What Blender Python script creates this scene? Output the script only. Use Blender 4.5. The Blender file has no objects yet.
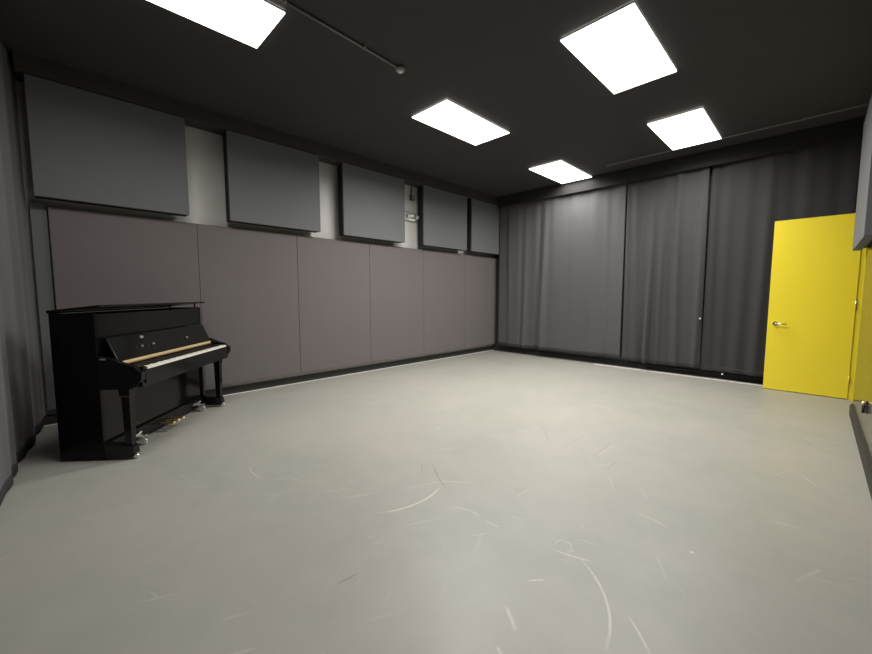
import bpy, bmesh, math, random
from mathutils import Vector, Matrix
random.seed(7)
SC = bpy.context.scene
COL = SC.collection
R = math.radians

# ------------------------------------------------------------------ materials
def new_mat(name, color, rough=0.5, metal=0.0, spec=0.5, coat=0.0, bump=None, var=None, sheen=0.0, emis=None):
    m = bpy.data.materials.new(name); m.use_nodes = True
    nt = m.node_tree; N = nt.nodes; L = nt.links
    b = N['Principled BSDF']
    b.inputs['Base Color'].default_value = (*color, 1)
    b.inputs['Roughness'].default_value = rough
    b.inputs['Metallic'].default_value = metal
    b.inputs['Specular IOR Level'].default_value = spec
    b.inputs['Coat Weight'].default_value = coat
    b.inputs['Sheen Weight'].default_value = sheen
    tc = N.new('ShaderNodeTexCoord')
    if var:                       # (scale, amount) colour mottling
        n = N.new('ShaderNodeTexNoise'); n.inputs['Scale'].default_value = var[0]; n.inputs['Detail'].default_value = 4
        L.new(tc.outputs['Object'], n.inputs['Vector'])
        mx = N.new('ShaderNodeMix'); mx.data_type = 'RGBA'
        lo = [c * (1 - var[1]) for c in color]; hi = [c * (1 + var[1]) for c in color]
        mx.inputs[6].default_value = (*lo, 1); mx.inputs[7].default_value = (*hi, 1)
        L.new(n.outputs['Fac'], mx.inputs[0]); L.new(mx.outputs[2], b.inputs['Base Color'])
    if bump:                      # (scale, strength, distance)
        n2 = N.new('ShaderNodeTexNoise'); n2.inputs['Scale'].default_value = bump[0]; n2.inputs['Detail'].default_value = 6
        L.new(tc.outputs['Object'], n2.inputs['Vector'])
        bp = N.new('ShaderNodeBump'); bp.inputs['Strength'].default_value = bump[1]; bp.inputs['Distance'].default_value = bump[2]
        L.new(n2.outputs['Fac'], bp.inputs['Height']); L.new(bp.outputs['Normal'], b.inputs['Normal'])
    if emis:
        b.inputs['Emission Color'].default_value = (*emis[0], 1); b.inputs['Emission Strength'].default_value = emis[1]
    return m

LAMP = 4.0; POWER = 62; SPREAD = 163
M = {}
M['ceiling'] = new_mat('black ceiling paint', (0.042, 0.040, 0.041), 0.75, bump=(60, .25, .004), var=(1.5, .15))
M['wall'] = new_mat('charcoal wall paint', (0.50, 0.49, 0.465), 0.42, bump=(90, .12, .002), var=(2.0, .08))
M['wall_dark'] = new_mat('black satin wall paint', (0.030, 0.028, 0.026), 0.16, bump=(25, .03, .002))
M['wall_matte'] = new_mat('black matte wall paint', (0.035, 0.034, 0.034), 0.6, bump=(80, .1, .002))
M['base'] = new_mat('black skirting paint', (0.035, 0.034, 0.033), 0.55, spec=.2)
M['edge'] = new_mat('pale floor edge strip', (0.75, 0.73, 0.67), 0.5, var=(20, .15))
M['edge_dull'] = new_mat('dull floor edge strip', (0.40, 0.39, 0.35), 0.5, var=(9, .4))
M['brown'] = new_mat('taupe acoustic fabric', (0.128, 0.112, 0.112), 0.85, bump=(420, .3, .0015), var=(3, .05), sheen=.15)
M['grey'] = new_mat('slate acoustic fabric', (0.125, 0.129, 0.134), 0.9, bump=(420, .3, .0015), var=(3, .05), sheen=.1)
M['panel_edge'] = new_mat('black panel edge', (0.012, 0.012, 0.012), 0.9)
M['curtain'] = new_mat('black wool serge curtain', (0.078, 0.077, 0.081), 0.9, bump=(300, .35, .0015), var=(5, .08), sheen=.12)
M['curtain_darker'] = new_mat('darker curtain cloth', (0.050, 0.050, 0.052), 0.9, bump=(300, .35, .0015), var=(5, .08), sheen=.08)  # curtain cloth with a darker base colour, for the middle back curtain
M['curtain_darkest'] = new_mat('darkest curtain cloth', (0.034, 0.034, 0.035), 0.95, bump=(300, .35, .0015), var=(5, .08), sheen=.05)  # curtain cloth with the darkest base colour, for the right back curtain
M['hem'] = new_mat('curtain hem', (0.030, 0.030, 0.031), 0.95, bump=(300, .35, .0015))
M['yellow'] = new_mat('yellow door laminate', (0.93, 0.75, 0.035), 0.38, var=(2, .02))
M['yellow_edge'] = new_mat('yellow door edge', (0.88, 0.76, 0.10), 0.4)
M['steel'] = new_mat('brushed steel', (0.72, 0.71, 0.69), 0.25, metal=1)
M['piano'] = new_mat('black polished lacquer', (0.006, 0.006, 0.006), 0.14, spec=.3)
M['piano_side'] = new_mat('black satin lacquer', (0.004, 0.004, 0.004), 0.25, spec=.2)
M['ivory'] = new_mat('white key plastic', (0.86, 0.84, 0.76), 0.2)
M['gap'] = new_mat('dark key gap felt', (0.05, 0.04, 0.035), 0.9)  # dark felt of the key frame, visible between keys
M['ebony'] = new_mat('black key plastic', (0.012, 0.011, 0.011), 0.3)
M['namerail'] = new_mat('golden name rail felt', (0.75, 0.55, 0.28), 0.6)
M['brass'] = new_mat('brass pedal', (0.95, 0.74, 0.42), 0.38, metal=1)
M['chrome'] = new_mat('chrome caster', (0.88, 0.88, 0.86), 0.30, metal=1)
M['rubber'] = new_mat('black rubber', (0.02, 0.02, 0.02), 0.7)
M['white_plastic'] = new_mat('off-white plastic', (0.85, 0.84, 0.78), 0.45)
M['grey_plastic'] = new_mat('grey plastic', (0.25, 0.25, 0.24), 0.5)
M['lens'] = new_mat('clear lamp lens', (0.55, 0.56, 0.52), 0.12)
M['conduit'] = new_mat('grey painted conduit', (0.22, 0.215, 0.205), 0.35)
M['conduit_dark'] = new_mat('black painted conduit', (0.05, 0.05, 0.05), 0.45)
M['housing'] = new_mat('lamp housing', (0.5, 0.49, 0.47), 0.5)
M['diffuser'] = new_mat('glowing diffuser', (0.9, 0.9, 0.88), 0.5, emis=((1.0, 0.965, 0.90), LAMP))

def floor_mat():
    m = bpy.data.materials.new('grey-green vinyl dance floor'); m.use_nodes = True
    nt = m.node_tree; N = nt.nodes; L = nt.links; b = N['Principled BSDF']
    g = N.new('ShaderNodeNewGeometry'); P = g.outputs['Position']
    def math_(op, a, c=None, clamp=False):
        n = N.new('ShaderNodeMath'); n.operation = op; n.use_clamp = clamp
        for i, v in enumerate((a, c)):
            if v is None: continue
            if isinstance(v, (int, float)): n.inputs[i].default_value = v
            else: L.new(v, n.inputs[i])
        return n.outputs[0]
    def noise(scale, detail=4, rough=.55, vec=P):
        n = N.new('ShaderNodeTexNoise'); n.inputs['Scale'].default_value = scale
        n.inputs['Detail'].default_value = detail; n.inputs['Roughness'].default_value = rough
        L.new(vec, n.inputs['Vector']); return n.outputs['Fac']
    def mrange(v, a, c, d=0, e=1):
        n = N.new('ShaderNodeMapRange'); n.clamp = True
        for i, x in zip((1, 2, 3, 4), (a, c, d, e)): n.inputs[i].default_value = x
        L.new(v, n.inputs[0]); return n.outputs[0]
    def mix(f, a, c):
        n = N.new('ShaderNodeMix'); n.data_type = 'RGBA'
        if isinstance(f, (int, float)): n.inputs[0].default_value = f
        else: L.new(f, n.inputs[0])
        for i, v in ((6, a), (7, c)):
            if isinstance(v, tuple): n.inputs[i].default_value = (*v, 1)
            else: L.new(v, n.inputs[i])
        return n.outputs[2]
    base = mix(mrange(noise(0.9, 5), .35, .65), (0.290, 0.292, 0.260), (0.332, 0.318, 0.284))
    base = mix(mrange(noise(5.5, 6), .40, .75, 0, .35), base, (0.375, 0.358, 0.315))
    base = mix(mrange(noise(3.1, 8, .7), .55, .80, 0, .35), base, (0.235, 0.236, 0.205))
    # scuff arcs
    def arc(p0, pm, p1, w):
        (ax, ay), (bx_, by_), (cx_, cy_) = p0, pm, p1
        d = 2 * (ax * (by_ - cy_) + bx_ * (cy_ - ay) + cx_ * (ay - by_))
        if abs(d) < 1e-5: d = 1e-5
        ux = ((ax*ax+ay*ay)*(by_-cy_) + (bx_*bx_+by_*by_)*(cy_-ay) + (cx_*cx_+cy_*cy_)*(ay-by_)) / d
        uy = ((ax*ax+ay*ay)*(cx_-bx_) + (bx_*bx_+by_*by_)*(ax-cx_) + (cx_*cx_+cy_*cy_)*(bx_-ax)) / d
        r = math.hypot(ax - ux, ay - uy)
        def dist(x, y):
            n = N.new('ShaderNodeVectorMath'); n.operation = 'DISTANCE'
            n.inputs[1].default_value = (x, y, 0); L.new(P, n.inputs[0]); return n.outputs['Value']
        e = math_('ABSOLUTE', math_('SUBTRACT', dist(ux, uy), r))
        half = max(math.hypot(ax - bx_, ay - by_), math.hypot(cx_ - bx_, cy_ - by_))
        return math_('MULTIPLY', mrange(e, w * .2, w * .65, 1, 0), mrange(dist(bx_, by_), half * .55, half, 1, 0))
    def arcs(lst):
        acc = None
        for a in lst:
            s = math_('MULTIPLY', arc(*a[:4]), a[4])
            acc = s if acc is None else math_('MAXIMUM', acc, s)
        return acc
    patch = mrange(noise(45, 3), .30, .55, .45, 1)
    light = math_('MULTIPLY', arcs(LIGHT_ARCS), patch)
    dark = math_('MULTIPLY', arcs(DARK_ARCS), patch)
    # fine criss-cross scratches, only in worn patches
    def scratch(scale, rot, thr):
        mp = N.new('ShaderNodeMapping'); mp.inputs['Rotation'].default_value = (0, 0, rot)
        mp.vector_type = 'TEXTURE'
        mp.inputs['Scale'].default_value = (1 / scale, 1 / (scale * .09), 1); L.new(P, mp.inputs['Vector'])
        return mrange(noise(1.0, 2, .4, mp.outputs[0]), thr, thr + .03)
    wear = mrange(noise(1.3, 3), .44, .58)
    fine = math_('MAXIMUM', scratch(26, .5, .70), math_('MAXIMUM', scratch(30, 1.9, .70), scratch(22, 2.7, .70)))
    fine = math_('MULTIPLY', math_('MULTIPLY', fine, wear), .22)
    v = N.new('ShaderNodeTexVoronoi'); v.inputs['Scale'].default_value = 4.2; L.new(P, v.inputs['Vector'])
    speck = math_('MULTIPLY', mrange(v.outputs['Distance'], .030, .050, 1, 0), mrange(noise(2.3, 2), .52, .56))
    allight = math_('MAXIMUM', math_('MAXIMUM', light, fine), math_('MULTIPLY', speck, .8))
    c = mix(allight, base, (0.60, 0.575, 0.50))
    c = mix(math_('MULTIPLY', dark, .75), c, (0.11, 0.105, 0.095))
    L.new(c, b.inputs['Base Color'])
    b.inputs['Specular IOR Level'].default_value = .8
    L.new(mrange(noise(2.2, 5), .3, .7, .44, .52), b.inputs['Roughness'])
    bp = N.new('ShaderNodeBump'); bp.inputs['Strength'].default_value = .08; bp.inputs['Distance'].default_value = .003
    L.new(noise(14, 6), bp.inputs['Height']); L.new(bp.outputs['Normal'], b.inputs['Normal'])
    return m
LIGHT_ARCS = [((-1.788, 1.275), (-1.692, 1.527), (-1.734, 1.766), 0.014, 0.9),
 ((-0.685, 1.714), (-0.561, 1.586), (-0.47, 1.331), 0.012, 0.75),
 ((-0.885, 1.724), (-0.789, 1.746), (-0.694, 1.781), 0.012, 0.6),
 ((-0.886, 1.767), (-0.868, 1.831), (-0.824, 1.774), 0.008, 0.5),
 ((-0.468, 1.572), (-0.403, 1.507), (-0.343, 1.437), 0.01, 0.75),
 ((-0.845, 1.257), (-0.797, 1.222), (-0.747, 1.181), 0.016, 0.6),
 ((-0.693, 2.388), (-0.603, 2.377), (-0.514, 2.346), 0.012, 0.4),
 ((-0.858, 1.441), (-0.832, 1.476), (-0.81, 1.498), 0.01, 0.7),
 ((-1.519, 1.636), (-1.42, 1.689), (-1.308, 1.684), 0.012, 0.45),
 ((-1.288, 1.676), (-1.232, 1.678), (-1.183, 1.687), 0.01, 0.45),
 ((-1.865, 1.524), (-1.782, 1.815), (-1.674, 1.924), 0.01, 0.35),
 ((-1.295, 2.008), (-1.297, 2.093), (-1.297, 2.166), 0.01, 0.35),
 ((-1.256, 1.513), (-1.226, 1.544), (-1.206, 1.588), 0.008, 0.4),
 ((-1.881, 4.466), (-1.728, 4.443), (-1.584, 4.422), 0.012, 0.5),
 ((-2.211, 2.019), (-2.166, 2.206), (-2.059, 2.403), 0.01, 0.3),
 ((-0.761, 1.078), (-0.742, 1.069), (-0.721, 1.058), 0.012, 0.6),
 ((-1.193, 2.908), (-1.18, 3.196), (-1.161, 3.462), 0.01, 0.25),
 ((-2.997, 0.972), (-2.844, 0.94), (-2.775, 0.944), 0.01, 0.6)]
DARK_ARCS = [((-2.031, 1.991), (-1.87, 1.874), (-1.71, 1.79), 0.008, 1.0),
 ((-1.454, 0.818), (-1.448, 0.866), (-1.445, 0.923), 0.008, 1.0),
 ((-2.084, 1.913), (-2.016, 1.861), (-1.952, 1.791), 0.007, 0.7),
 ((-1.983, 3.479), (-1.755, 3.214), (-1.605, 3.016), 0.008, 0.6),
 ((-1.461, 2.973), (-1.453, 3.201), (-1.457, 3.44), 0.008, 0.5),
 ((-1.209, 2.944), (-1.204, 3.172), (-1.229, 3.46), 0.008, 0.6),
 ((-1.036, 2.822), (-1.036, 2.94), (-1.03, 3.046), 0.008, 0.4)]

M['floor'] = floor_mat()

# ------------------------------------------------------------------ mesh helpers
class MB:
    def __init__(s): s.bm = bmesh.new()
    def box(s, x0, x1, y0, y1, z0, z1, mi=0, mat=None, bev=0.0, seg=2):
        r = bmesh.ops.create_cube(s.bm, size=1)
        vs = r['verts']
        T = Matrix.Translation(((x0+x1)/2, (y0+y1)/2, (z0+z1)/2)) @ Matrix.Diagonal((abs(x1-x0), abs(y1-y0), abs(z1-z0), 1))
        bmesh.ops.transform(s.bm, matrix=T, verts=vs)
        fs = set(f for v in vs for f in v.link_faces)
        for f in fs: f.material_index = mi
        if bev:
            es = set(e for v in vs for e in v.link_edges)
            q = bmesh.ops.bevel(s.bm, geom=list(es), offset=bev, segments=seg, profile=.5, affect='EDGES')
            for f in q['faces']: f.material_index = mi
            vs = list(set(v for f in q['faces'] for v in f.verts) | set(v for v in vs if v.is_valid))
        if mat is not None: bmesh.ops.transform(s.bm, matrix=mat, verts=vs)
        return s
    def cyl(s, p0, p1, r0, r1=None, n=16, mi=0):
        r1 = r0 if r1 is None else r1
        p0 = Vector(p0); p1 = Vector(p1); d = p1 - p0
        q = bmesh.ops.create_cone(s.bm, cap_ends=True, segments=n, radius1=r0, radius2=r1, depth=d.length)
        rot = Vector((0, 0, 1)).rotation_difference(d.normalized()).to_matrix().to_4x4()
        bmesh.ops.transform(s.bm, matrix=Matrix.Translation((p0+p1)/2) @ rot, verts=q['verts'])
        for v in q['verts']:
            for f in v.link_faces: f.material_index = mi; f.smooth = len(f.verts) == 4
        return s
    def sph(s, c, r, sc=(1, 1, 1), n=14, mi=0):
        q = bmesh.ops.create_uvsphere(s.bm, u_segments=n, v_segments=n//2+1, radius=r)
        bmesh.ops.transform(s.bm, matrix=Matrix.Translation(c) @ Matrix.Diagonal((*sc, 1)), verts=q['verts'])
        for v in q['verts']:
            for f in v.link_faces: f.smooth = True; f.material_index = mi
        return s
    def prism(s, pts, a0, a1, axis='x', mi=0, bev=0.0):
        """polygon pts (in the two other axes) extruded along axis from a0 to a1"""
        def mk(p, a):
            return {'x': (a, p[0], p[1]), 'y': (p[0], a, p[1]), 'z': (p[0], p[1], a)}[axis]
        A = [s.bm.verts.new(mk(p, a0)) for p in pts]; B = [s.bm.verts.new(mk(p, a1)) for p in pts]
        fs = [s.bm.faces.new(A), s.bm.faces.new(B[::-1])]
        n = len(pts)
        for i in range(n): fs.append(s.bm.faces.new((A[i], B[i], B[(i+1) % n], A[(i+1) % n])))
        for f in fs: f.material_index = mi
        if bev:
            es = set(e for f in fs for e in f.edges)
            bmesh.ops.bevel(s.bm, geom=list(es), offset=bev, segments=2, profile=.5, affect='EDGES')
        return s
    def tube(s, pts, r, n=10, mi=0):
        for a, c in zip(pts[:-1], pts[1:]): s.cyl(a, c, r, n=n, mi=mi)
        for p in pts[1:-1]: s.sph(p, r, n=10, mi=mi)
        return s
    def build(s, name, mats, parent=None):
        bmesh.ops.recalc_face_normals(s.bm, faces=s.bm.faces[:])
        me = bpy.data.meshes.new(name); s.bm.to_mesh(me); s.bm.free()
        for m in (mats if isinstance(mats, (list, tuple)) else [mats]): me.materials.append(M[m])
        o = bpy.data.objects.new(name, me); COL.objects.link(o)
        if parent: o.parent = parent
        return o

def tag(o, label=None, cat=None, group=None, kind=None):
    for k, v in (('label', label), ('category', cat), ('group', group), ('kind', kind)):
        if v: o[k] = v
    return o
def empty(name, loc, rz=0):
    o = bpy.data.objects.new(name, None); o.empty_display_size = .2
    COL.objects.link(o); o.location = loc; o.rotation_euler = (0, 0, rz); return o
def struct(o): o['kind'] = 'structure'; return o

# ------------------------------------------------------------------ room shell
XL, XR, YB, YF, ZC = -5.38, 0.34, 7.27, -0.50, 3.455
D0, D1, DZ = 6.09, 6.925, 2.31       # doorway in the right wall
struct(MB().box(XL-.2, XR+1.5, YF-.2, YB+.2, -.12, 0).build('floor', 'floor'))
struct(MB().box(XL-.2, XR+1.5, YF-.2, YB+.2, ZC, ZC+.12).build('ceiling', 'ceiling'))
struct(MB().box(XL-.15, XL, YF-.15, YB+.15, 0, ZC).build('wall_left', 'wall'))
struct(MB().box(XL, XR+1.4, YB, YB+.15, 0, ZC).build('wall_back', 'wall_matte'))
struct(MB().box(XL, XR, YF-.15, YF, 0, ZC).build('wall_front', 'wall_matte'))
w = MB()
w.box(XR, XR+.14, YF-.15, D0, 0, ZC).box(XR, XR+.14, D0, D1, DZ, ZC).box(XR, XR+.14, D1, YB, 0, ZC)
struct(w.build('wall_right', 'wall_dark'))
w = MB().box(XR+1.3, XR+1.4, 5.0, YB, 0, ZC).box(XR+.14, XR+1.3, 5.0, 5.1, 0, ZC)
struct(w.build('wall_passage', 'wall_matte'))
# skirtings
struct(MB().prism([(XL, 0), (XL+.024, 0), (XL+.024, .085), (XL+.018, .095), (XL, .097)], YF, YB, 'y').build('baseboard_left', 'base'))
struct(MB().prism([(YB, 0), (YB-.020, 0), (YB-.020, .085), (YB-.014, .095), (YB, .097)], XL, XR, 'x').build('baseboard_back', 'base'))
struct(MB().prism([(XR, 0), (XR-.020, 0), (XR-.020, .105), (XR-.012, .118), (XR, .120)], YF, D0-.02, 'y').build('baseboard_right', 'base'))
struct(MB().box(XL+.024, XL+.040, YF+.3, YB-.02, 0, .006).build('trim_1', 'edge'))
struct(MB().box(-2.9, XR-.02, 7.075, 7.120, 0, .008).build('trim_2', 'edge'))
struct(MB().box(XL, -5.13, YF+.35, YB-.16, 3.292, ZC).build('added_soffit', 'ceiling'))  # black soffit added so the top of the left wall stays dark
# door lining round the doorway
w = MB()
w.box(XR-.004, XR+.145, D0, D0+.016, 0, DZ).box(XR-.004, XR+.145, D1-.014, D1, 0, DZ).box(XR-.004, XR+.145, D0, D1, DZ-.02, DZ)
struct(w.build('trim_3', 'yellow'))

# ------------------------------------------------------------------ acoustic panels
def panel(root_label, group, y0, y1, z0, z1, xback, xface, mat, back='panel_edge', first=False):
    """fabric-wrapped wall panel: fabric front, dark frame behind"""
    root = empty('acoustic_panel', (xback, (y0+y1)/2, z0))
    tag(root, root_label, 'acoustic panel', group)
    hw = (y1-y0)/2; h = z1-z0; d = xface-xback
    MB().box(d*.80 if d > .1 else d*.25, d, -hw, hw, 0, h, bev=.004).build('fabric_face', mat, root)
    MB().box(0, d*.80 if d > .1 else d*.25, -hw+.004, hw-.004, .004, h-.004).build('backing_frame', back, root)
    return root
BE = [-0.015, 1.232, 2.468, 3.712, 4.940, 6.130, 7.235]
BL = ['first taupe lower wall panel, behind the piano, beside the curtained corner',
      'second taupe lower wall panel, right behind the key end of the piano',
      'third taupe lower wall panel counting from the piano, first one clear of the piano',
      'fourth taupe lower wall panel, below the gap holding the emergency light',
      'fifth taupe lower wall panel, next to last before the curtained back wall',
      'last taupe lower wall panel, against the far corner by the back curtain']
for i in range(6):
    panel(BL[i], 'taupe panels along the lower left wall', BE[i]+.002, BE[i+1]-.002, .160, 2.150, XL, -5.285, 'brown')
panel('narrow slate filler strip between first lower taupe panel and side curtain', None, -.135, -.022, .16, 2.19, XL, -5.31, 'grey')
GE = [(-.095, 1.135), (1.565, 2.770), (3.155, 4.370), (4.822, 6.030), (6.185, 7.235)]
GL = ['slate upper wall panel above the piano, largest and nearest',
      'second slate upper wall panel from the piano, with pale wall on both sides',
      'third slate upper wall panel, left of the emergency light',
      'fourth slate upper wall panel, right of the emergency light',
      'last slate upper wall panel, tucked in the far corner by the curtain']
for (y0, y1), lb in zip(GE, GL):
    panel(lb, 'slate panels along the upper left wall', y0, y1, 2.215, 3.285, XL+.07, -5.15, 'grey')
    # hanging brackets hold each panel off the wall
    r = COL.objects[-3] if False else [o for o in COL.objects if o.get('label') == lb][0]
    hw = (y1-y0)/2
    for s in (-.7, .7): MB().box(-.069, .0, s*hw-.03, s*hw+.03, .9, .98).build('bracket', 'panel_edge', r)
# panel hung high on the right wall
rp = empty('acoustic_panel', (XR, 5.5, 1.785))
tag(rp, 'deep slate panel hung high on the right wall by the yellow door', 'acoustic panel')
MB().box(-.10, -.03, -.73, .75, 0, 1.35, bev=.004).build('fabric_face', 'grey', rp)
MB().box(-.03, 0, -.70, .72, .02, 1.33).build('backing_frame', 'panel_edge', rp)

# ------------------------------------------------------------------ curtains
def curtain(name, p0, p1, z0, z1, folds, label, group, amp=.03, seed=1, facing=1, hem=.07, lean=0.0, n=None, cloth='curtain'):
    """cloth hung from p0 to p1 (x,y); folds: list of (position 0..1, width m, depth m)"""
    rnd = random.Random(seed)
    P0 = Vector((*p0, 0)); P1 = Vector((*p1, 0)); d = P1-P0; Lg = d.length; d.normalize()
    nrm = Vector((-d.y, d.x, 0)) * facing
    nu = n or int(Lg / .018); nv = 44
    ph = [rnd.uniform(0, 6.28) for _ in range(6)]
    root = empty(name, ((P0+P1)/2))
    tag(root, label, 'curtain', group)
    mid = (P0+P1)/2
    def off(u, t):                       # u along cloth in m, t = 0 bottom .. 1 top
        o = 0
        for (c, wd, dep) in folds:
            x = (u - c*Lg + .03*math.sin(2.2*t+c*9)) / wd
            o += dep * math.exp(-x*x) * (0.65 + .35*math.sin(1.2+2.1*t+c*11)) * (1 - .8*t*t)
        pleat = .008*math.sin(u*14 + ph[0] + .5*math.sin(u*3+ph[1])) * (.25 + .75*t)
        slow = amp*.35*math.sin(u*4.3+ph[2]+.6*t) + amp*.25*math.sin(u*7.7+ph[3]-.8*t)
        return o + pleat + slow + .004*math.sin(u*31+ph[4])*t
    def build(zlo, zhi, nm, mat, extra=0):
        bm = bmesh.new(); rows = []
        k = max(3, int(nv*(zhi-zlo)/(z1-z0)))
        for j in range(k+1):
            z = zlo + (zhi-zlo)*j/k; t = (z-z0)/(z1-z0); row = []
            for i in range(nu+1):
                u = Lg*i/nu
                q = P0 + d*(u + lean*(t-.5)) + nrm*(off(u, t)+extra) - mid
                row.append(bm.verts.new((q.x, q.y, z + (.006*math.sin(u*5+ph[5]) if t < .3 else 0))))
            rows.append(row)
        for j in range(k):
            for i in range(nu):
                f = bm.faces.new((rows[j][i], rows[j][i+1], rows[j+1][i+1], rows[j+1][i])); f.smooth = True
        me = bpy.data.meshes.new(nm); bm.to_mesh(me); bm.free(); me.materials.append(M[mat])
        o = bpy.data.objects.new(nm, me); COL.objects.link(o); o.parent = root
        s = o.modifiers.new('thickness', 'SOLIDIFY'); s.thickness = .006; s.offset = 0
        return o
    build(z0, z1, 'cloth', cloth)
    build(z0-.001, z0+hem, 'hem', 'hem', .004)
    return root
CB = 7.13
curtain('stage_curtain', (-2.455, CB-.01), (-5.12, CB), .155, 3.40,
        [(.22, .05, .03), (.58, .07, .08), (.635, .04, -.07), (.76, .05, .08), (.80, .03, -.04), (.9, .05, .05), (.12, .04, .04)],
        'wide black curtain filling the left half of back wall, by the far corner', 'black curtains on the back wall', seed=3)
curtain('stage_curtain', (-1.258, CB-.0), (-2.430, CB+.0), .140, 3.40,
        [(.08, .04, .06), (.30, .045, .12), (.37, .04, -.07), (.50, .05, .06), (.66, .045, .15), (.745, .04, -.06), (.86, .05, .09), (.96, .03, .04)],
        'black curtain in middle of back wall between two dark slits', 'black curtains on the back wall', seed=8, lean=.02, cloth='curtain_darker')
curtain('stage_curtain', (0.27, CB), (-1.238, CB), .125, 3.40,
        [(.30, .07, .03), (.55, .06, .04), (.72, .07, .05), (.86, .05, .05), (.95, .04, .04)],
        'black curtain behind the yellow door in the right corner', 'black curtains on the back wall', seed=12, lean=-.01, cloth='curtain_darkest')
curtain('side_curtain', (.27, 7.05), (.29, 6.955), 2.36, 3.445, [], 'short black curtain return above the yellow door on right wall', None, amp=.01, seed=4, n=12)
curtain('side_curtain', (-5.34, -.165), (-4.13, -.310), .03, 3.445, [(.2, .08, .02), (.5, .08, .03), (.8, .07, .02)],
        'dark side curtain at left edge deep in the corner behind the piano', 'side curtains on the near left', seed=21, amp=.015)
curtain('side_curtain', (-4.10, -.305), (-1.2, -.405), .02, 3.445, [(.03, .05, .02), (.12, .09, .02), (.3, .1, .02), (.6, .1, .02)],
        'nearer side curtain at left edge of view, hanging in front of the corner curtain', 'side curtains on the near left', seed=22, amp=.015)
# pale tie knobs on the back curtain
a = MB().sph((-1.27, CB-.07, .935), .013).cyl((-1.27, CB-.06, .935), (-1.27, CB-.02, .935), .005).build('curtain_toggle', 'white_plastic')
tag(a, 'tiny pale toggle on the slit between middle and right back curtains', 'toggle')
a = MB().sph((-.95, CB-.065, .105), .012).cyl((-.95, CB-.06, .105), (-.95, CB+.13, .105), .004).build('curtain_toggle', 'white_plastic')
tag(a, 'tiny pale toggle low at the hem of the right back curtain', 'toggle')
vl = MB().box(-5.125, .26, 7.030, 7.045, 3.225, ZC-.002)  # valance added to darken the curtain tops and cover the lamp hot spot
tag(vl.build('added_valance', 'panel_edge'), 'narrow black valance added to darken the tops of the back curtains', 'valance')
# track that carries the back curtains
t = MB().box(-5.12, .30, CB-.03, CB+.03, 3.40, ZC-.0).build('curtain_track', 'conduit_dark')
tag(t, 'black ceiling track carrying the curtains along the back wall', 'curtain track')

# ------------------------------------------------------------------ ceiling lights
ZL = ZC-.030
def lamp(cx, y0, y1, label, output, w=.582):
    root = empty('ceiling_light', (cx, (y0+y1)/2, ZL)); hy = (y1-y0)/2; hx = w/2
    tag(root, label, 'ceiling light', 'rectangular ceiling lights')
    MB().box(-hx+.003, hx-.003, -hy+.003, hy-.003, 0, .022).build('diffuser', 'diffuser', root)
    f = MB()
    for s in (-1, 1):
        f.box(s*hx-(.003 if s > 0 else 0), s*hx+(.003 if s < 0 else 0), -hy, hy, .008, .022)
        f.box(-hx, hx, s*hy-(.003 if s > 0 else 0), s*hy+(.003 if s < 0 else 0), .008, .022)
    f.build('frame', 'white_plastic', root)
    MB().box(-hx+.02, hx-.02, -hy+.02, hy-.02, .0225, .0299).build('housing', 'housing', root)
    ld = bpy.data.lights.new('led_array', 'AREA'); ld.shape = 'RECTANGLE'; ld.size = w-.02; ld.size_y = (y1-y0)-.02
    ld.energy = POWER * output; ld.spread = R(SPREAD); ld.color = (1.0, .972, .925)
    lo = bpy.data.objects.new('led_array', ld); COL.objects.link(lo); lo.parent = root; lo.location = (0, 0, -.004)
    return root
lamp(-3.265, .16, 1.355, 'glowing ceiling light cut by the top edge above the piano side', .48)
lamp(-3.285, 3.15, 4.355, 'glowing ceiling light in the middle of the left row, beside the conduit end', 1.60)
lamp(-3.300, 5.80, 6.99, 'smallest glowing ceiling light, deepest of the left row by the back curtain', .75)
lamp(-1.365, 3.12, 4.32, 'largest fully glowing ceiling light, nearer of the right row', 1.0)
lamp(-1.345, 5.36, 6.555, 'glowing ceiling light of the right row nearest the yellow door and back curtain', .75)
#NEARLAMP#

# conduit with detector on the ceiling
cd = empty('conduit', (-2.885, 1.0, ZC))
tag(cd, 'thin grey conduit running along the ceiling from beside the nearest left light', 'conduit')
MB().tube([(.02, -1.24, -.014), (.01, .2, -.014), (-.045, 1.40, -.014)], .010).build('pipe', 'conduit', cd)
for y in (-.6, .3, 1.0): MB().box(-.012-.02*(y > .9), .034-.02*(y > .9), y, y+.015, -.027, 0).build('clip', 'conduit', cd)
dt = empty('ceiling_detector', (-2.93, 2.44, ZC))
tag(dt, 'small round detector at the end of the ceiling conduit', 'detector')
MB().cyl((0, 0, 0), (0, 0, -.028), .05, .045, n=24).build('base', 'conduit', dt)
MB().sph((0, 0, -.03), .03, (1, 1, .7)).build('sensor_head', 'white_plastic', dt)

rl = MB().box(-2.62, .30, 6.605, 6.625, ZC-.014, ZC).build('ceiling_rail', 'conduit')
tag(rl, 'thin straight rail across the ceiling just before the back curtains', 'rail')

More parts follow.
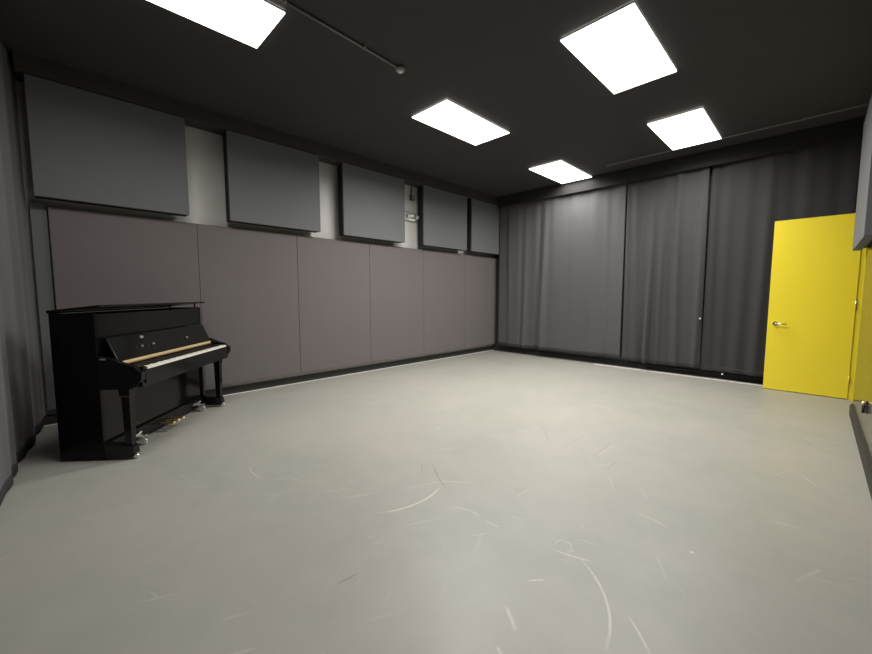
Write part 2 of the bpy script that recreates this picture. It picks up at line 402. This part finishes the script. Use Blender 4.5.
# things in the wall gap between third and fourth upper panels
em = empty('emergency_light', (XL, 4.665, 2.655))
tag(em, 'small off-white emergency light box in gap between upper wall panels', 'emergency light')
MB().box(-.003, .06, -.135, .135, 0, .105, bev=.008).build('body', 'white_plastic', em)
for s in (-1, 1):
    hd = MB().cyl((.055, s*.098, .075), (.11, s*.100, .055), .034, .040, n=20).build('lamp_head', 'grey_plastic', em)
    MB().cyl((.1105, s*.100, .055), (.114, s*.101, .053), .033, n=20).build('lens', 'lens', hd)
MB().box(.06, .063, -.06, .06, .03, .07).build('status_plate', 'grey_plastic', em)
MB().tube([(.03, -.14, .16), (.03, .14, .14), (.03, .14, .10)], .005, n=8).tube([(.03, -.14, .16), (.0, -.14, .16)], .005, n=8).build('wire_guard', 'conduit', em)
jb = empty('junction_box', (XL-.002, 4.72, 3.03))
tag(jb, 'small dark junction box with conduit above the emergency light', 'junction box')
MB().box(0, .05, -.045, .045, 0, .09, bev=.006).build('box', 'conduit_dark', jb)
MB().box(.05, .054, -.03, .04, .015, .08).build('cover', 'grey_plastic', jb)
MB().cyl((.02, -.01, .09), (.02, -.01, 3.295-3.03), .011).build('riser_pipe', 'conduit_dark', jb)

# ------------------------------------------------------------------ yellow door (open)
d = struct(empty('door_1', (XR-.003, 6.90, 0)))
MB().box(-.800, 0, 0, .044, .008, 2.285, bev=.0025).build('door_leaf', 'yellow', d)
MB().box(-.800, 0, -.0012, .0452, 2.2852, 2.2875).build('top_lipping', 'yellow_edge', d)
MB().box(-.8015, -.800, .001, .043, .01, 2.28).build('edge_lipping', 'yellow_edge', d)
for s, y in ((-1, 0), (1, .044)):
    h = MB()
    h.cyl((-.725, y, .915), (-.725, y+s*.008, .915), .026, n=24)
    h.cyl((-.725, y+s*.008, .915), (-.725, y+s*.055, .915), .010, n=14)
    h.tube([(-.725, y+s*.055, .915), (-.705, y+s*.060, .915), (-.610, y+s*.060, .913)], .0095, n=12).sph((-.61, y+s*.06, .913), .0095)
    h.build('door_handle', 'steel', d)
for z in (.25, 1.18, 2.05):
    MB().cyl((-.002, -.005, z-.05), (-.002, -.005, z+.05), .005, n=12).build('hinge', 'steel' if z == 1.18 else 'yellow_edge', d)
ds = empty('door_stop', (XR, 4.66, .40))
tag(ds, 'small metal hook on the black right wall near the baseboard', 'hook')
MB().box(-.006, .002, -.012, .012, -.07, .03, bev=.002).cyl((-.006, 0, -.02), (-.016, 0, -.02), .006).cyl((-.018, 0, -.07), (-.018, 0, .0), .010).build('hook_arm', 'rubber', ds)
MB().sph((-.018, 0, .012), .016).build('knob', 'brass', ds)

# ------------------------------------------------------------------ upright piano
PA = R(139.5)
# local frame: +x along the keyboard from its left end, +y towards the player
pn = empty('upright_piano', (-4.095, -.058, 0), PA)
tag(pn, 'black upright piano with open keyboard standing diagonally in the left corner', 'piano')
PL = 1.50
def L2(f):          # mirror so that +y is towards the player while +x runs to the right end seen from the camera
    return f
# the camera side end is x=0; player side is -y in a right-handed frame, so y is negated below
def B(mb, x0, x1, t0, t1, z0, z1, **k): return mb.box(x0, x1, -t1, -t0, z0, z1, **k)
def T(pts): return [(-p[0], p[1]) for p in pts]
LW = .030
for x0 in (0, PL-LW):
    B(MB(), x0, x0+LW, 0, .325, .006, 1.160, bev=.004).build('side_panel', 'piano_side' if x0 == 0 else 'piano', pn)
B(MB(), LW, PL-LW, .005, .03, .06, 1.155).build('back_panel', 'piano_side', pn)
B(MB(), LW, PL-LW, .300, .322, .74, 1.152, bev=.002).build('upper_front_panel', 'piano', pn)
B(MB(), LW, PL-LW, .285, .305, .135, .60, bev=.002).build('lower_front_panel', 'piano', pn)
B(MB(), 0.03, PL-.03, .0, .335, .035, .130, bev=.003).build('bottom_board', 'piano', pn)
# lid, propped open a little at the front
lid = MB().box(-.001, PL+.02, -.375, .012, 0, .018, bev=.003).build('lid', 'piano', pn)
lid.location = (0, -.0, 1.166); lid.rotation_euler = (R(-6.2), 0, 0)
MB().cyl((PL-.07, -.30, 1.155), (PL-.07, -.30, 1.200), .008, n=10).build('lid_prop', 'piano', pn)
MB().cyl((.0, .003, 1.163), (PL, .003, 1.163), .005, n=8).build('lid_hinge', 'piano', pn)
# key bed and arms
B(MB(), LW, PL-LW, .29, .625, .575, .665, bev=.004).build('key_bed', 'piano', pn)
B(MB(), .06, PL-.06, .612, .634, .60, .712, bev=.004).build('key_slip', 'piano', pn)
arm_prof = [(.32, .565), (.50, .565), (.60, .590), (.640, .640), (.645, .705), (.625, .70), (.585, .748), (.50, .765), (.445, .800), (.32, .830)]
for x0 in (-.004, PL-.046): MB().prism(T(arm_prof), x0, x0+.05, 'x', bev=.004).build('arm', 'piano', pn)
for x0 in (.046, PL-.086): B(MB(), x0, x0+.04, .455, .625, .665, .738, bev=.004).build('key_block', 'piano', pn)
# keys: 52 white, 36 black
K0, K1 = .088, PL-.088; KW = (K1-K0)/52
B(MB(), K0, K1, .43, .612, .665, .700).build('key_frame', 'gap', pn)
for i in range(52):
    B(MB(), K0+i*KW+.0006, K0+(i+1)*KW-.0006, .475, .632, .7005, .728, bev=.0012, seg=1).build('white_key', 'ivory', pn)
pat = [1, 0, 1, 1, 0, 1, 1]       # A: A# yes, B no, C# yes, D# yes, E no, F# yes, G# yes
for i in range(51):
    if pat[i % 7]:
        xc = K0+(i+1)*KW
        z0, z1 = .7285, .742
        m = MB().prism(T([(.475, z0), (.585, z0), (.578, z1), (.475, z1)]), xc-.0060, xc+.0060, 'x')
        m.build('black_key', 'ebony', pn)
# name rail strip and fallboard (folded open, leaning back)
B(MB(), .05, PL-.05, .425, .474, .728, .752).build('key_rail', 'piano', pn)
B(MB(), .05, PL-.05, .428, .446, .7525, .775, bev=.002).build('name_rail', 'namerail', pn)
MB().prism(T([(.428, .777), (.446, .777), (.366, .960), (.350, .972), (.340, .966), (.352, .952)]), .05, PL-.05, 'x', bev=.002).build('fallboard', 'piano', pn)
MB().prism(T([(.374, .925), (.385, .925), (.380, .945), (.369, .945)]), .40, .44, 'x').build('fallboard_knob', 'chrome', pn)
for x in (.35, .50, 1.02): MB().cyl((x, -.418, .862), (x, -.432, .866), .008, n=12).build('fallboard_knob', 'chrome', pn)
B(MB(), -.009, -.004, .35, .39, .800, .812).build('lid_hinge', 'chrome', pn)
# legs, toe blocks
for xc in (.035, PL-.035):
    sgn = -1 if xc < .5 else 1
    g = MB()
    prof = [(.566, .040), (.52, .038), (.50, .030), (.30, .028), (.13, .023), (.112, .026)]
    bm = g.bm; rings = []
    for z, h in prof:
        rings.append([bm.verts.new((xc+sx*h, -.505+sy*h, z)) for sx, sy in ((-1, -1), (1, -1), (1, 1), (-1, 1))])
    for a_, b_ in zip(rings[:-1], rings[1:]):
        for i in range(4): bm.faces.new((a_[i], a_[(i+1) % 4], b_[(i+1) % 4], b_[i]))
    bm.faces.new(rings[0]); bm.faces.new(rings[-1][::-1])
    g.build('leg', 'piano', pn)
    tb = MB().prism(T([(.325, .020), (.530, .020), (.548, .045), (.540, .105), (.50, .118), (.325, .130)]), xc-.034, xc+.034, 'x', bev=.004).build('toe_block', 'piano', pn)
    c = MB().cyl((xc-.012, -.545, .018), (xc+.012, -.545, .018), .018, n=18).box(xc-.008, xc+.008, -.552, -.530, .018, .046)
    c.build('caster', 'chrome', tb)
# big double casters at front of the bottom board, small ones at the back
for xc in (.33, 1.29):
    c = MB()
    B(c, xc-.075, xc+.055, .335, .347, .075, .088)
    B(c, xc-.03, xc+.05, .33, .41, .066, .074)
    c.cyl((xc, -.385, .066), (xc, -.385, .055), .017)
    for s in (-1, 1): c.box(xc+s*.02-.003, xc+s*.02+.003, -.42, -.375, .018, .066)
    for s in (-.06, .03, .05): c.sph((xc+s, -.352, .094), .008)
    q = c.build('caster', 'chrome', pn)
    MB().cyl((xc-.016, -.405, .0285), (xc+.016, -.405, .0285), .0285, n=24).build('wheel', 'chrome', q)
for xc in (.2, 1.3):
    c = MB().box(xc-.02, xc+.02, -.10, -.04, .03, .055).cyl((xc-.012, -.07, .025), (xc+.012, -.07, .025), .025, n=20)
    c.build('caster', 'rubber', pn)
# pedals
for k in range(3):
    xc = .665 + .075*k
    p = MB()
    p.prism([(xc-.010, -.335), (xc+.010, -.335), (xc+.010, -.40), (xc+.024, -.43), (xc+.022, -.465), (xc, -.478), (xc-.022, -.465), (xc-.024, -.43), (xc-.010, -.40)], .066, .082, 'z', bev=.005)
    p.sph((xc, -.462, .082), .016, (1.3, 1.1, .6))
    p.build('pedal', 'brass', pn)

# ------------------------------------------------------------------ camera, world, view
cam = bpy.data.cameras.new('camera'); co = bpy.data.objects.new('camera', cam); COL.objects.link(co)
cam.sensor_fit = 'HORIZONTAL'; cam.sensor_width = 36; cam.lens = 36*379/872; cam.clip_start = .02; cam.clip_end = 60
co.location = (0, 0, 1.3); co.rotation_euler = (math.pi/2 - math.atan(32/379), 0, R(45.1))
SC.camera = co
wd = bpy.data.worlds.new('world'); SC.world = wd; wd.use_nodes = True
wd.node_tree.nodes['Background'].inputs[0].default_value = (.02, .02, .02, 1); wd.node_tree.nodes['Background'].inputs[1].default_value = .1
vs = SC.view_settings; vs.view_transform = 'Standard'; vs.look = 'None'; vs.gamma = 1; vs.use_curve_mapping = False
vs.exposure = 0.0
